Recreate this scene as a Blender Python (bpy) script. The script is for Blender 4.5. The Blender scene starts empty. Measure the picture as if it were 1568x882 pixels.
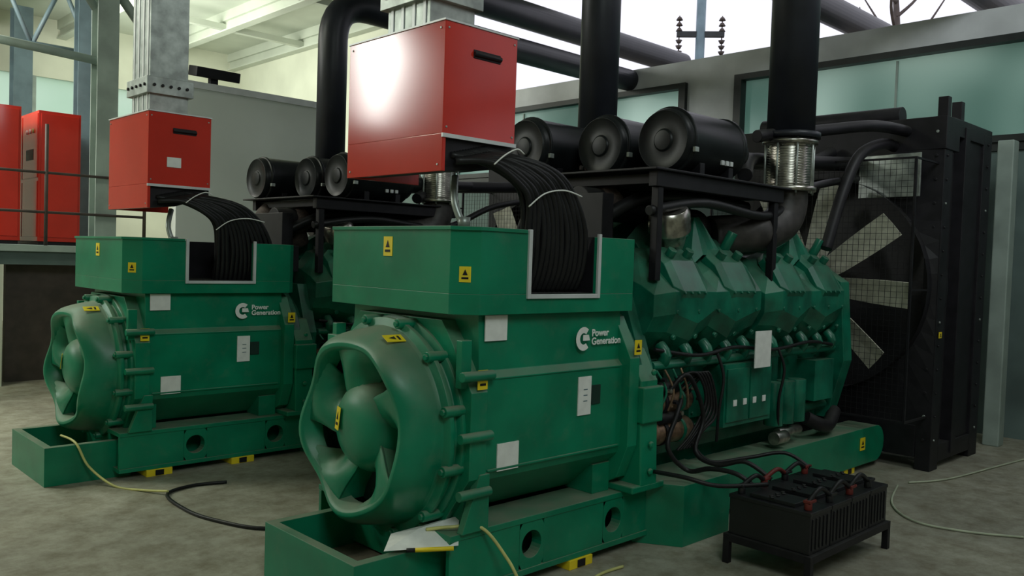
import bpy, math, random
from mathutils import Vector, Matrix
random.seed(4)
S=bpy.context.scene
COL=bpy.context.collection
S.view_settings.view_transform='Standard'
# ---------------------------------------------------------------- camera
f=1300.0;W=1568;TH=46.0;PITCH=2.0;ROLL=1.9
cd=bpy.data.cameras.new("camera");co=bpy.data.objects.new("camera",cd);COL.objects.link(co)
cd.sensor_width=36;cd.lens=36*f/W
th=math.radians(TH);p=math.radians(PITCH)
fw=Vector((math.cos(th)*math.cos(p),math.sin(th)*math.cos(p),-math.sin(p)))
R=fw.to_track_quat('-Z','Y').to_matrix()@Matrix.Rotation(math.radians(ROLL),3,'Z')
co.matrix_world=Matrix.Translation((0,0,1.6))@R.to_4x4()
S.camera=co
# ---------------------------------------------------------------- materials
def mat(name,col,rough=0.5,metal=0.0,var=0.25,scale=6.0,dust=None,dustamt=0.0,bump=0.0,spec=0.5,col2=None,grime=0.0):
    m=bpy.data.materials.new(name);m.use_nodes=True
    nt=m.node_tree;N=nt.nodes;L=nt.links
    b=N["Principled BSDF"]
    tc=N.new("ShaderNodeTexCoord")
    no=N.new("ShaderNodeTexNoise");no.inputs["Scale"].default_value=scale;no.inputs["Detail"].default_value=6
    L.new(tc.outputs["Object"],no.inputs["Vector"])
    mx=N.new("ShaderNodeMix");mx.data_type='RGBA'
    c2=col2 if col2 else tuple(c*(1-var) for c in col)
    c1=tuple(min(1,c*(1+var*0.6)) for c in col)
    mx.inputs[6].default_value=(*c1,1);mx.inputs[7].default_value=(*c2,1)
    cr=N.new("ShaderNodeValToRGB");cr.color_ramp.elements[0].position=0.35;cr.color_ramp.elements[1].position=0.65
    L.new(no.outputs["Fac"],cr.inputs["Fac"]);L.new(cr.outputs["Color"],mx.inputs[0])
    out=mx.outputs[2]
    b.inputs["Roughness"].default_value=rough;b.inputs["Metallic"].default_value=metal
    if dust:
        g=N.new("ShaderNodeNewGeometry");sx=N.new("ShaderNodeSeparateXYZ");L.new(g.outputs["Normal"],sx.inputs[0])
        mr=N.new("ShaderNodeMapRange");mr.inputs[1].default_value=0.15;mr.inputs[2].default_value=0.95;L.new(sx.outputs["Z"],mr.inputs[0])
        n2=N.new("ShaderNodeTexNoise");n2.inputs["Scale"].default_value=scale*1.7;n2.inputs["Detail"].default_value=8;L.new(tc.outputs["Object"],n2.inputs["Vector"])
        mu=N.new("ShaderNodeMath");mu.operation='MULTIPLY';L.new(mr.outputs[0],mu.inputs[0]);L.new(n2.outputs["Fac"],mu.inputs[1])
        m2=N.new("ShaderNodeMath");m2.operation='MULTIPLY';m2.inputs[1].default_value=dustamt*1.6;m2.use_clamp=True;L.new(mu.outputs[0],m2.inputs[0])
        fac=m2.outputs[0]
        if grime>0:
            n4=N.new("ShaderNodeTexNoise");n4.inputs["Scale"].default_value=9;n4.inputs["Detail"].default_value=10;n4.inputs["Roughness"].default_value=.75;L.new(tc.outputs["Object"],n4.inputs["Vector"])
            g1=N.new("ShaderNodeMapRange");g1.inputs[1].default_value=.52;g1.inputs[2].default_value=.78;g1.inputs[3].default_value=0;g1.inputs[4].default_value=grime;L.new(n4.outputs["Fac"],g1.inputs[0])
            ad=N.new("ShaderNodeMath");ad.operation='ADD';ad.use_clamp=True;L.new(fac,ad.inputs[0]);L.new(g1.outputs[0],ad.inputs[1]);fac=ad.outputs[0]
        mx2=N.new("ShaderNodeMix");mx2.data_type='RGBA';L.new(fac,mx2.inputs[0]);L.new(out,mx2.inputs[6]);mx2.inputs[7].default_value=(*dust,1)
        out=mx2.outputs[2]
        ra=N.new("ShaderNodeMapRange");ra.inputs[3].default_value=rough;ra.inputs[4].default_value=.75;L.new(fac,ra.inputs[0]);L.new(ra.outputs[0],b.inputs["Roughness"])
    L.new(out,b.inputs["Base Color"])
    b.inputs["Specular IOR Level"].default_value=spec
    if bump>0:
        bp=N.new("ShaderNodeBump");bp.inputs["Strength"].default_value=bump;bp.inputs["Distance"].default_value=0.02
        n3=N.new("ShaderNodeTexNoise");n3.inputs["Scale"].default_value=scale*5;n3.inputs["Detail"].default_value=5;L.new(tc.outputs["Object"],n3.inputs["Vector"])
        L.new(n3.outputs["Fac"],bp.inputs["Height"]);L.new(bp.outputs[0],b.inputs["Normal"])
    return m
DUST=(0.22,0.24,0.17)
GREEN=mat("green_paint",(0.005,0.215,0.110),0.30,var=0.20,scale=3,dust=DUST,dustamt=0.8,grime=.20,spec=.45)
GREEN2=mat("green_engine_paint",(0.005,0.145,0.085),0.28,var=0.4,scale=6,dust=DUST,dustamt=0.28,bump=0.04,grime=.12)
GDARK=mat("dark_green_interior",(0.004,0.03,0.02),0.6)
RED=mat("red_paint",(0.60,0.034,0.02),0.14,var=0.10,scale=2,spec=.35)
BLACK=mat("black_paint",(0.013,0.012,0.015),0.48,var=0.3,scale=9,dust=(0.07,0.07,0.06),dustamt=0.35,spec=.3)
FBLACK=mat("filter_housing_black",(0.010,0.012,0.013),0.38,var=0.3,scale=9,spec=.22)
RUB=mat("black_rubber",(0.012,0.012,0.013),0.45,spec=.35)
PIPE=mat("pipe_black",(0.016,0.018,0.025),0.42,scale=4,spec=.4)
CORE=mat("radiator_core",(0.02,0.02,0.022),0.5,scale=40)
SILVER=mat("galvanised_steel",(0.40,0.44,0.41),0.42,metal=0.6,var=0.3,scale=12)
ALU=mat("aluminium_trim",(0.70,0.72,0.72),0.4,metal=0.2,var=0.1)
CHROME=mat("bright_steel",(0.5,0.48,0.43),0.28,metal=0.95,var=0.4,scale=18)
WRAP=mat("heat_wrap",(0.075,0.055,0.045),0.75,var=0.4,scale=25,bump=0.3)
CIRON=mat("cast_elbow",(0.045,0.04,0.038),0.5,var=0.4,scale=14)
COPPER=mat("copper_parts",(0.30,0.19,0.12),0.4,metal=0.6,var=0.4,scale=30)
WHITE=mat("white_label",(0.85,0.86,0.82),0.6,var=0.06,scale=20)
YEL=mat("yellow_label",(0.90,0.68,0.02),0.5,var=0.06)
BLADE=mat("fan_blade",(0.62,0.61,0.50),0.5,var=0.2,scale=14)
REDC=mat("red_cap",(0.16,0.02,0.015),0.5)
BATT=mat("battery_case",(0.012,0.012,0.014),0.4)
CABY=mat("yellow_cable",(0.62,0.60,0.22),0.5)
CABW=mat("pale_cable",(0.50,0.54,0.40),0.5)
STEELG=mat("painted_column",(0.33,0.40,0.36),0.5,var=0.2,scale=3)
STEELB=mat("blue_grey_steel",(0.16,0.24,0.27),0.5,var=0.2,scale=3)
RAIL=mat("brown_rail",(0.08,0.06,0.05),0.6)
RUST=mat("dusty_interior",(0.13,0.11,0.075),0.85,var=0.4,scale=10)
WCREAM=mat("wall_cream",(0.66,0.68,0.56),0.85,var=0.08,scale=1.2)
WTEAL=mat("wall_dark",(0.12,0.17,0.16),0.85,var=0.3,scale=1.5)
WGREY=mat("wall_band",(0.68,0.70,0.72),0.85,var=0.18,scale=1.5)
PANEL=mat("partition_panel",(0.70,0.74,0.70),0.7,var=0.06,scale=1)
CEIL=mat("ceiling_sheet",(0.56,0.60,0.52),0.8,var=0.1,scale=1)
FRAME=mat("window_frame",(0.02,0.025,0.025),0.5)
GROUND=mat("outside_ground",(0.2,0.19,0.15),0.9)
def floormat():
    m=mat("concrete_floor",(0.41,0.40,0.32),0.6,var=0.22,scale=.9,bump=0.12)
    N=m.node_tree.nodes;L=m.node_tree.links;b=N["Principled BSDF"]
    src=b.inputs["Base Color"].links[0].from_socket
    tc=N.new("ShaderNodeTexCoord")
    n=N.new("ShaderNodeTexNoise");n.inputs["Scale"].default_value=5.5;n.inputs["Detail"].default_value=12;n.inputs["Roughness"].default_value=.75
    L.new(tc.outputs["Object"],n.inputs["Vector"])
    cr=N.new("ShaderNodeValToRGB");cr.color_ramp.elements[0].position=.36;cr.color_ramp.elements[0].color=(.55,.51,.44,1);cr.color_ramp.elements[1].position=.62;cr.color_ramp.elements[1].color=(1,1,1,1)
    L.new(n.outputs["Fac"],cr.inputs[0])
    mx=N.new("ShaderNodeMix");mx.data_type='RGBA';mx.blend_type='MULTIPLY';mx.inputs[0].default_value=1
    L.new(src,mx.inputs[6]);L.new(cr.outputs[0],mx.inputs[7]);L.new(mx.outputs[2],b.inputs["Base Color"])
    return m
FL=floormat()
def glassmat(name,c1,c2,scale):
    m=bpy.data.materials.new(name);m.use_nodes=True;nt=m.node_tree;N=nt.nodes;L=nt.links
    N.remove(N["Principled BSDF"]);o=N["Material Output"]
    tr=N.new("ShaderNodeBsdfTranslucent");gl=N.new("ShaderNodeBsdfGlossy");gl.inputs["Roughness"].default_value=0.35
    gl.inputs["Color"].default_value=(.5,.6,.6,1)
    mx=N.new("ShaderNodeMixShader");mx.inputs[0].default_value=0.08
    tc=N.new("ShaderNodeTexCoord");no=N.new("ShaderNodeTexNoise");no.inputs["Scale"].default_value=scale;no.inputs["Detail"].default_value=1;L.new(tc.outputs["Object"],no.inputs["Vector"])
    cr=N.new("ShaderNodeValToRGB");cr.color_ramp.elements[0].color=(*c1,1);cr.color_ramp.elements[1].color=(*c2,1)
    cr.color_ramp.elements[0].position=.30;cr.color_ramp.elements[1].position=.75
    L.new(no.outputs["Fac"],cr.inputs[0]);L.new(cr.outputs[0],tr.inputs[0]);L.new(tr.outputs[0],mx.inputs[1]);L.new(gl.outputs[0],mx.inputs[2]);L.new(mx.outputs[0],o.inputs[0])
    return m
GLASS=glassmat("frosted_glazing",(0.26,0.42,0.36),(0.85,1.0,0.90),.8)  # pale ramp end paints glare spots into the mottled tint
GLASS2=glassmat("hall_glazing",(0.75,0.9,0.75),(0.9,1,0.88),0.6)
# ---------------------------------------------------------------- mesh builder
class MB:
    def __init__(s,name): s.n=name;s.v=[];s.f=[];s.m=[];s.s=[];s.mats=[]
    def mi(s,m):
        if m not in s.mats: s.mats.append(m)
        return s.mats.index(m)
    def add(s,vs,fs,m,smooth=False):
        o=len(s.v);s.v+= [tuple(v) for v in vs];i=s.mi(m)
        for k,fc in enumerate(fs):
            s.f.append(tuple(o+j for j in fc));s.m.append(i);s.s.append(smooth if isinstance(smooth,bool) else smooth[k])
    def box(s,a,b,m,rot=None,piv=None):
        x0,y0,z0=[min(a[i],b[i]) for i in range(3)];x1,y1,z1=[max(a[i],b[i]) for i in range(3)]
        vs=[Vector(t) for t in [(x0,y0,z0),(x1,y0,z0),(x1,y1,z0),(x0,y1,z0),(x0,y0,z1),(x1,y0,z1),(x1,y1,z1),(x0,y1,z1)]]
        if rot is not None:
            pv=Vector(piv) if piv else Vector(((x0+x1)/2,(y0+y1)/2,(z0+z1)/2))
            vs=[rot@(v-pv)+pv for v in vs]
        s.add(vs,[(0,3,2,1),(4,5,6,7),(0,1,5,4),(1,2,6,5),(2,3,7,6),(3,0,4,7)],m)
    def prism(s,poly,ax,a,b,m):
        n=len(poly)
        def P(q,t):
            if ax=='X': return (t,q[0],q[1])
            if ax=='Y': return (q[0],t,q[1])
            return (q[0],q[1],t)
        vs=[P(q,a) for q in poly]+[P(q,b) for q in poly]
        fs=[tuple(range(n))[::-1],tuple(range(n,2*n))]+[(i,(i+1)%n,n+(i+1)%n,n+i) for i in range(n)]
        s.add(vs,fs,m)
    def loft(s,secs,m):
        n=len(secs[0][1]);vs=[];fs=[]
        for x,po in secs: vs+=[(x,y,z) for y,z in po]
        for j in range(len(secs)-1):
            for i in range(n): fs.append((j*n+i,j*n+(i+1)%n,(j+1)*n+(i+1)%n,(j+1)*n+i))
        fs+=[tuple(range(n))[::-1],tuple(range((len(secs)-1)*n,len(secs)*n))]
        s.add(vs,fs,m)
    def cyl(s,p0,p1,r0,m,r1=None,seg=24,caps=True,smooth=True):
        if r1 is None:r1=r0
        p0=Vector(p0);p1=Vector(p1);d=(p1-p0).normalized()
        a=d.orthogonal().normalized();b=d.cross(a)
        vs=[];
        for p_,r in((p0,r0),(p1,r1)):
            for i in range(seg):
                t=2*math.pi*i/seg;vs.append(p_+(a*math.cos(t)+b*math.sin(t))*r)
        fs=[(i,(i+1)%seg,seg+(i+1)%seg,seg+i) for i in range(seg)];sm=[smooth]*seg
        if caps: fs+=[tuple(range(seg))[::-1],tuple(range(seg,2*seg))];sm+=[False,False]
        s.add(vs,fs,m,sm)
    def lathe(s,prof,o,d,m,seg=40,mod=None,smooth=True):
        o=Vector(o);d=Vector(d).normalized()
        up=Vector((0,0,1)) if abs(d.z)<.9 else Vector((1,0,0))
        a=d.cross(up).normalized();b=a.cross(d)
        vs=[];k=seg
        for (t,r) in prof:
            for i in range(k):
                an=2*math.pi*i/seg
                rr,tt=(r,t) if mod is None else mod(r,t,an)
                vs.append(o+d*tt+(a*math.cos(an)+b*math.sin(an))*rr)
        fs=[]
        for j in range(len(prof)-1):
            for i in range(seg):
                i2=(i+1)%k;fs.append((j*k+i,j*k+i2,(j+1)*k+i2,(j+1)*k+i))
        s.add(vs,fs,m,smooth)
    def tube(s,pts,r,m,seg=12,sub=6,caps=True):
        pts=[Vector(q) for q in pts]
        if sub>1 and len(pts)>2:
            out=[];n=len(pts)
            for i in range(n-1):
                p0=pts[max(0,i-1)];p1=pts[i];p2=pts[i+1];p3=pts[min(n-1,i+2)]
                for k in range(sub):
                    t=k/sub
                    out.append(0.5*((2*p1)+(p2-p0)*t+(2*p0-5*p1+4*p2-p3)*t*t+(3*p1-p0-3*p2+p3)*t**3))
            out.append(pts[-1]);pts=out
        rings=[];pa=None
        for i,q in enumerate(pts):
            d=(pts[min(i+1,len(pts)-1)]-pts[max(0,i-1)]).normalized()
            if pa is None: pa=d.orthogonal().normalized()
            pa=(pa-d*pa.dot(d)).normalized();b=d.cross(pa)
            rr=r[0]+(r[1]-r[0])*i/(len(pts)-1) if isinstance(r,tuple) else r
            rings.append([q+(pa*math.cos(2*math.pi*k/seg)+b*math.sin(2*math.pi*k/seg))*rr for k in range(seg)])
        vs=[v for rg in rings for v in rg];fs=[]
        for j in range(len(rings)-1):
            for k in range(seg): fs.append((j*seg+k,j*seg+(k+1)%seg,(j+1)*seg+(k+1)%seg,(j+1)*seg+k))
        sm=[True]*len(fs)
        if caps: fs+=[tuple(range(seg))[::-1],tuple(range((len(rings)-1)*seg,len(rings)*seg))];sm+=[False]*2
        s.add(vs,fs,m,sm)
    def bolt(s,c,d,r=.014,h=.015,m=None):
        c=Vector(c);s.cyl(c,c+Vector(d)*h,r,m or SILVER,seg=6,smooth=False)
    def obj(s,parent=None,bevel=0.0):
        me=bpy.data.meshes.new(s.n);me.from_pydata(s.v,[],s.f);me.update()
        for m in s.mats: me.materials.append(m)
        for i,pl in enumerate(me.polygons): pl.material_index=s.m[i];pl.use_smooth=s.s[i]
        import bmesh
        bm=bmesh.new();bm.from_mesh(me);bmesh.ops.recalc_face_normals(bm,faces=bm.faces);bm.to_mesh(me);bm.free()
        o=bpy.data.objects.new(s.n,me);COL.objects.link(o)
        if bevel>0:
            b=o.modifiers.new("bevel","BEVEL");b.width=bevel;b.segments=2;b.limit_method='ANGLE';b.angle_limit=math.radians(40)
        if parent: o.parent=parent
        return o
def empty(name,loc=(0,0,0)):
    e=bpy.data.objects.new(name,None);e.location=loc;e.empty_display_size=.2;COL.objects.link(e);return e
def text(name,body,loc,size,m,parent):
    c=bpy.data.curves.new(name,'FONT');c.body=body;c.size=size;c.extrude=0.001;c.offset=0.0012;c.space_line=0.85
    c.materials.append(m)
    o=bpy.data.objects.new(name,c);o.location=loc;o.rotation_euler=(math.pi/2,0,0);COL.objects.link(o);o.parent=parent
    return o
YC=3.44
# ================================================================ GENERATOR SET
def build_genset():
    G=empty("diesel_generator_set")
    b=MB("base_frame")
    H=.34
    b.box((2.06,3.06,.052),(2.56,3.72,.08),RUST)
    def ringwall(x0,x1,y0,y1,t,z0,z1,m):
        o=[(x0,y0),(x1,y0),(x1,y1),(x0,y1)];i=[(x0+t,y0+t),(x1,y0+t),(x1,y1-t),(x0+t,y1-t)]
        b.prism([o[1],o[0],o[3],o[2],i[2],i[3],i[0],i[1]],'Z',z0,z1,m)
    ringwall(2.02,2.57,3.0,3.78,.05,.0,.27,GREEN)
    for sgn in (0,1):
        def Y(y): return y if sgn==0 else 2*YC-y
        def plate(x0,x1,y0,y1,z0,z1,m=GREEN): b.box((x0,Y(y0),z0),(x1,Y(y1),z1),m)
        holes=[2.98,3.61]
        plate(2.45,4.4,2.88,3.12,H-.03,H)
        plate(2.45,4.4,2.88,3.12,.05,.08)
        plate(2.45,4.4,3.08,3.11,.08,H-.03)
        segs=[2.45]
        for hx in holes: segs+= [hx-.085,hx+.085]
        segs.append(3.9)
        for i in range(0,len(segs),2): plate(segs[i],segs[i+1],2.885,2.91,.08,H-.03)
        for hx in holes:
            r=.068;k=24;zc=.195
            inner=[(hx+r*math.cos(2*math.pi*i/k),zc+r*math.sin(2*math.pi*i/k)) for i in range(k)]
            outer=[]
            for i in range(k):
                c_,s_=math.cos(2*math.pi*i/k),math.sin(2*math.pi*i/k)
                q=min(.085/max(abs(c_),1e-6),.115/max(abs(s_),1e-6));outer.append((hx+q*c_,zc+q*s_))
            vs=[(q[0],Y(2.885),q[1]) for q in inner]+[(q[0],Y(2.885),q[1]) for q in outer]+[(q[0],Y(2.95),q[1]) for q in inner]
            fs=[(i,(i+1)%k,k+(i+1)%k,k+i) for i in range(k)]+[(i,(i+1)%k,2*k+(i+1)%k,2*k+i) for i in range(k)]
            b.add(vs,fs,GREEN)
        pol=[(3.87,2.95),(4.02,2.71),(4.50,2.71),(4.58,2.86),(4.58,3.1),(3.87,3.1)]
        if sgn: pol=[(q[0],2*YC-q[1]) for q in pol][::-1]
        b.prism(pol,'Z',.0,.352,GREEN)
        n=10
        pr=[(4.5,.05),(6.95,.05)]+[(6.95+.15*math.sin(math.pi*i/n),.195-.145*math.cos(math.pi*i/n)) for i in range(1,n)]+[(6.95,H),(4.5,H)]
        b.prism(pr,'Y',Y(2.86),Y(3.1),GREEN)
        for px in (2.72,3.34,5.2,6.5):
            plate(px-.09,px+.09,2.87,3.08,0,.05,YEL if sgn==0 else BLACK)
            plate(px-.03,px+.03,2.865,2.87,.005,.045,BLACK)
    for x in (2.5,3.75,5.0,6.2): b.box((x,3.12,.09),(x+.1,3.76,H-.04),GREEN)
    b.box((2.6,3.12,.055),(3.9,3.76,.07),RUST)
    for y in (2.95,3.75): 
        b.box((2.58,y,.34),(2.72,y+.2,.56),GREEN);b.box((3.50,y,.34),(3.64,y+.2,.5),GREEN)
    b.obj(G,.006)
    # ---- alternator body
    a=MB("alternator_body")
    half=[(3.30,.30),(3.12,.36),(2.90,.56),(2.885,.60),(2.885,1.04),(2.915,1.07),(2.93,1.34)]
    poly=half+[(2*YC-y,z) for y,z in half[::-1]]
    a.prism(poly,'X',2.62,3.66,GREEN)
    half2=[(3.28,.27),(3.05,.34),(2.87,.58),(2.87,.98),(3.02,1.20),(3.1,1.30)]
    poly2=half2+[(2*YC-y,z) for y,z in half2[::-1]]
    a.prism(poly2,'X',2.54,2.64,GREEN)
    half3=[(3.2,.25),(2.9,.42),(2.83,.6),(2.83,1.08),(2.95,1.3),(3.05,1.34)]
    poly3=half3+[(2*YC-y,z) for y,z in half3[::-1]]
    a.prism(poly3,'X',3.64,3.72,GREEN)
    ZC=.76
    O=(2.56,YC,ZC)
    NP=5
    a.lathe([(0,.54),(.035,.54),(.045,.505),(.07,.50),(.075,.53),(.10,.53),(.11,.49),(.13,.485)],O,(-1,0,0),GREEN,seg=56)
    def mod(r,t,an):
        d=Vector((-1,0,0));a_=d.cross(Vector((0,0,1)));b_=a_.cross(d)
        v=a_*math.cos(an)+b_*math.sin(an)
        wa=math.atan2(v.z,v.y)
        k_=math.cos(NP*(wa-math.radians(90+6)))
        w_=max(0,min(1,(t-.13)/.12))
        return r*(1-.026*w_*k_), t+.018*w_*(-k_)
    a.lathe([(.13,.485),(.18,.478),(.22,.468),(.26,.452),(.29,.432),(.305,.415),(.305,.395),(.29,.38),(.20,.37)],O,(-1,0,0),GREEN,seg=80,mod=mod)
    a.lathe([(.13,.40),(.13,.0)],O,(-1,0,0),GDARK,seg=40)  # dark green disc paints in the shade deep behind the cowl openings
    a.lathe([(.10,.235),(.18,.225),(.225,.205),(.26,.17),(.285,.11),(.292,.05),(.293,0)],O,(-1,0,0),GREEN,seg=36)
    for k in range(5):
        ac=90+72*k-12
        n=8;vs=[];q=6
        for side in (0,1):
            for j in range(q):
                u_=j/(q-1);r=.18+(.395-.18)*u_
                w=27-5*math.sin(u_*math.pi)
                sweep=18*u_
                for i in range(n+1):
                    s_=i/n
                    an=math.radians(ac+sweep-w+2*w*s_)
                    t=.235+.045*u_ + .03*math.sin(math.pi*u_)*math.sin(math.pi*s_) -.12*(s_**2)*math.sin(math.pi*min(1,u_*1.05))
                    t-= .014 if side else 0
                    vs.append((O[0]-t,O[1]+r*math.cos(an),O[2]+r*math.sin(an)))
        fs=[]
        for side in (0,1):
            o=side*q*(n+1)
            for j in range(q-1):
                for i in range(n): fs.append((o+j*(n+1)+i,o+j*(n+1)+i+1,o+(j+1)*(n+1)+i+1,o+(j+1)*(n+1)+i))
        sm=[True]*len(fs)
        o=q*(n+1)
        for j in range(q-1):
            fs.append((j*(n+1),(j+1)*(n+1),o+(j+1)*(n+1),o+j*(n+1)));fs.append((j*(n+1)+n,(j+1)*(n+1)+n,o+(j+1)*(n+1)+n,o+j*(n+1)+n));sm+=[False,False]
        a.add(vs,fs,GREEN,sm)
        vs=[]
        for j in range(q):
            u_=j/(q-1);r=.18+.215*u_;w=27-5*math.sin(u_*math.pi);an=math.radians(ac+18*u_-w)
            for t in (.235+.045*u_,.13): vs.append((O[0]-t,O[1]+r*math.cos(an),O[2]+r*math.sin(an)))
        a.add(vs,[(2*j,2*j+2,2*j+3,2*j+1) for j in range(q-1)],GREEN,True)
    for k in range(12):
        an=math.radians(30*k+15);cy=YC+.525*math.cos(an);cz=ZC+.525*math.sin(an)
        a.cyl((2.43,cy,cz),(2.60,cy,cz),.026,GREEN,seg=12)
        a.cyl((2.418,cy,cz),(2.43,cy,cz),.016,GREEN,seg=6,smooth=False)
    for z in (.52,.78,1.06):
        for yy in (2.86,2*YC-2.86): a.cyl((2.47,yy,z),(2.66,yy,z),.024,GREEN,seg=10)
    a.prism([(2.50,.34),(2.66,.34),(2.66,.60),(2.60,.60)],'Y',2.86,2.90,GREEN)
    for yy in (2.90,3.94): a.box((2.50,yy,1.0),(2.56,yy+.04,1.22),GREEN)
    a.box((2.47,3.86,1.10),(2.55,3.98,1.16),GREEN)
    a.box((2.66,2.876,.60),(3.62,2.886,.612),GREEN);a.box((2.66,2.880,1.032),(3.62,2.886,1.042),GREEN)
    a.obj(G,.008)
    # ---- terminal box
    t=MB("terminal_box")
    x0,x1,y0,y1=2.48,3.76,2.88,4.06;c=.10;z0,z1=1.335,1.725;ox0,ox1=2.90,3.39;zo=1.43;yo=3.42
    t.prism([(x0+c,y0),(x1-c*.6,y0),(x1,y0+c*.6),(x1,y1-c),(x1-c,y1),(x0+c,y1),(x0,y1-c),(x0,y0+c)],'Z',z0,zo,GREEN)
    t.prism([(x0+c,y0),(ox0,y0),(ox0,y1),(x0+c,y1),(x0,y1-c),(x0,y0+c)],'Z',zo,z1,GREEN)
    t.prism([(ox1,y0),(x1-c*.6,y0),(x1,y0+c*.6),(x1,y1-c),(x1-c,y1),(ox1,y1)],'Z',zo,z1,GREEN)
    t.box((ox0,yo,zo),(ox1,y1,z1),GREEN)
    t.box((ox0,y0+.02,zo),(ox1,yo,zo+.004),BLACK);t.box((ox0,yo-.004,zo),(ox1,yo,z1),BLACK)
    t.box((ox0-.001,y0+.02,zo),(ox0+.004,yo,z1),BLACK);t.box((ox1-.004,y0+.02,zo),(ox1+.001,yo,z1),BLACK)
    t.prism([(x0+c-.01,y0-.008),(ox0-.03,y0-.008),(ox0-.03,y1+.01),(x0+c,y1+.01),(x0-.01,y1-c),(x0-.01,y0+c-.01)],'Z',z1-.004,z1+.014,GREEN)
    t.obj(G,.006)
    tr=MB("terminal_box_trim")
    w=.022
    tr.box((ox0-w,y0-.012,zo-w),(ox0,y0+.004,z1+.016),ALU);tr.box((ox1,y0-.012,zo-w),(ox1+w,y0+.004,z1+.016),ALU)
    tr.box((ox0,y0-.0121,zo-w),(ox1,y0+.004,zo),ALU)
    tr.obj(G,.002)
    l=MB("labels")
    def lab(x,z,w,h,m,y=2.882): l.box((x-w/2,y-.006,z-h/2),(x+w/2,y,z+h/2),m)
    lab(2.62+.10,1.27,.14,.12,WHITE,2.918); lab(3.33,.90,.10,.20,WHITE,2.884); lab(2.79,.66,.14,.13,WHITE,2.884)
    lab(3.42,.90,.07,.10,GDARK,2.884); lab(5.05,1.06,.2,.24,WHITE,2.845)
    for i in range(3): l.box((3.32,2.877,.87+.03*i),(3.35,2.8785,.875+.03*i),STEELB)
    def sticker(c,n,up,w,h):
        c=Vector(c);n=Vector(n).normalized();up=Vector(up).normalized();r=up.cross(n).normalized();up=n.cross(r).normalized()
        def P(a_,b_,d_): return c+r*a_+up*b_+n*d_
        vs=[P(-w,-h,0),P(w,-h,0),P(w,h,0),P(-w,h,0),P(-w,-h,.003),P(w,-h,.003),P(w,h,.003),P(-w,h,.003)]
        l.add(vs,[(0,3,2,1),(4,5,6,7),(0,1,5,4),(1,2,6,5),(2,3,7,6),(3,0,4,7)],YEL)
        l.add([P(-w*.45,-h*.1,.0045),P(w*.45,-h*.1,.0045),P(0,h*.65,.0045)],[(0,1,2)],BLACK)
        l.add([P(-w*.6,-h*.6,.0045),P(w*.6,-h*.6,.0045),P(w*.6,-h*.35,.0045),P(-w*.6,-h*.35,.0045)],[(0,1,2,3)],BLACK)
    sticker((2.48,3.46,1.64),(-1,0,0),(0,0,1),.036,.048)
    sticker((2.53,2.93,1.52),(-1,-1,0),(0,0,1),.027,.036)
    sticker((2.274,3.55,.79),(-1,.35,.1),(0,0,1),.032,.055)
    sticker((2.37,3.24,1.205),(-.05,-.42,.9),(-1,0,.2),.03,.05)
    sticker((2.60,2.866,1.04),(0,-1,0),(0,0,1),.03,.045)
    sticker((3.69,2.822,1.14),(0,-1,0),(0,0,1),.03,.04)
    sticker((6.68,2.856,.22),(0,-1,0),(0,0,1),.045,.05)
    sticker((7.18,2.49,1.1),(-0,-1,0),(0,0,1),.03,.025)
    l.obj(G)
    text("lettering_text","Power\nGeneration",(3.40,2.905,1.205),.052,WHITE,G)
    cm=MB("lettering_mark")
    vs=[];n=16
    for i in range(n+1):
        an=math.radians(50+260*i/n)
        for r in (.062,.030): vs.append((3.325+r*math.cos(an)*.95,2.895,1.195+r*math.sin(an)))
    cm.add(vs,[(2*i,2*i+2,2*i+3,2*i+1) for i in range(n)],WHITE)
    cm.add([(3.32,2.895,1.185),(3.375,2.895,1.185),(3.365,2.895,1.215),(3.32,2.895,1.215)],[(0,1,2,3)],WHITE)
    cm.obj(G)
    # ---- coupling housing
    h=MB("flywheel_housing")
    h.lathe([(0,.60),(.10,.60),(.12,.50),(.26,.52)],(3.70,YC,.85),(1,0,0),GREEN2,seg=40)
    h.lathe([(0,.0),(0,.60)],(3.70,YC,.85),(1,0,0),GREEN2,seg=40)
    for sgn in (0,1):
        def Y(y): return y if sgn==0 else 2*YC-y
        pol=[(Y(2.80),.34),(Y(3.15),.34),(Y(3.15),1.12),(Y(2.92),1.12),(Y(2.82),.95)]
        h.prism(pol,'X',3.73,3.88,GREEN)
        h.box((3.66,Y(2.80),.34),(3.95,Y(3.1),.38),GREEN)
        h.box((3.72,Y(2.79),.72),(3.90,Y(2.85),.92),GREEN)
        for z in (.45,.6,1.0): h.bolt((3.80,Y(2.80),z),(0,-1 if sgn==0 else 1,0),.02,.02,GREEN)
    h.obj(G,.008)
    # ---- engine
    e=MB("engine_block")
    e.box((3.90,3.10,.42),(6.35,3.78,1.15),GREEN2)
    e.box((4.1,3.2,.20),(6.1,3.68,.45),GREEN2)
    for i in range(8):
        x=3.98+.29*i
        for sgn in (0,1):
            y=3.10 if sgn==0 else 3.78;d=-1 if sgn==0 else 1
            e.box((x,y,.62),(x+.24,y+d*.035,1.02),GREEN2)
            for (dx,dz) in ((.03,.65),(.21,.65),(.03,.99),(.21,.99)): e.bolt((x+dx,y+d*.035,dz),(0,d,0),.012,.012,GREEN2)
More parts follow.
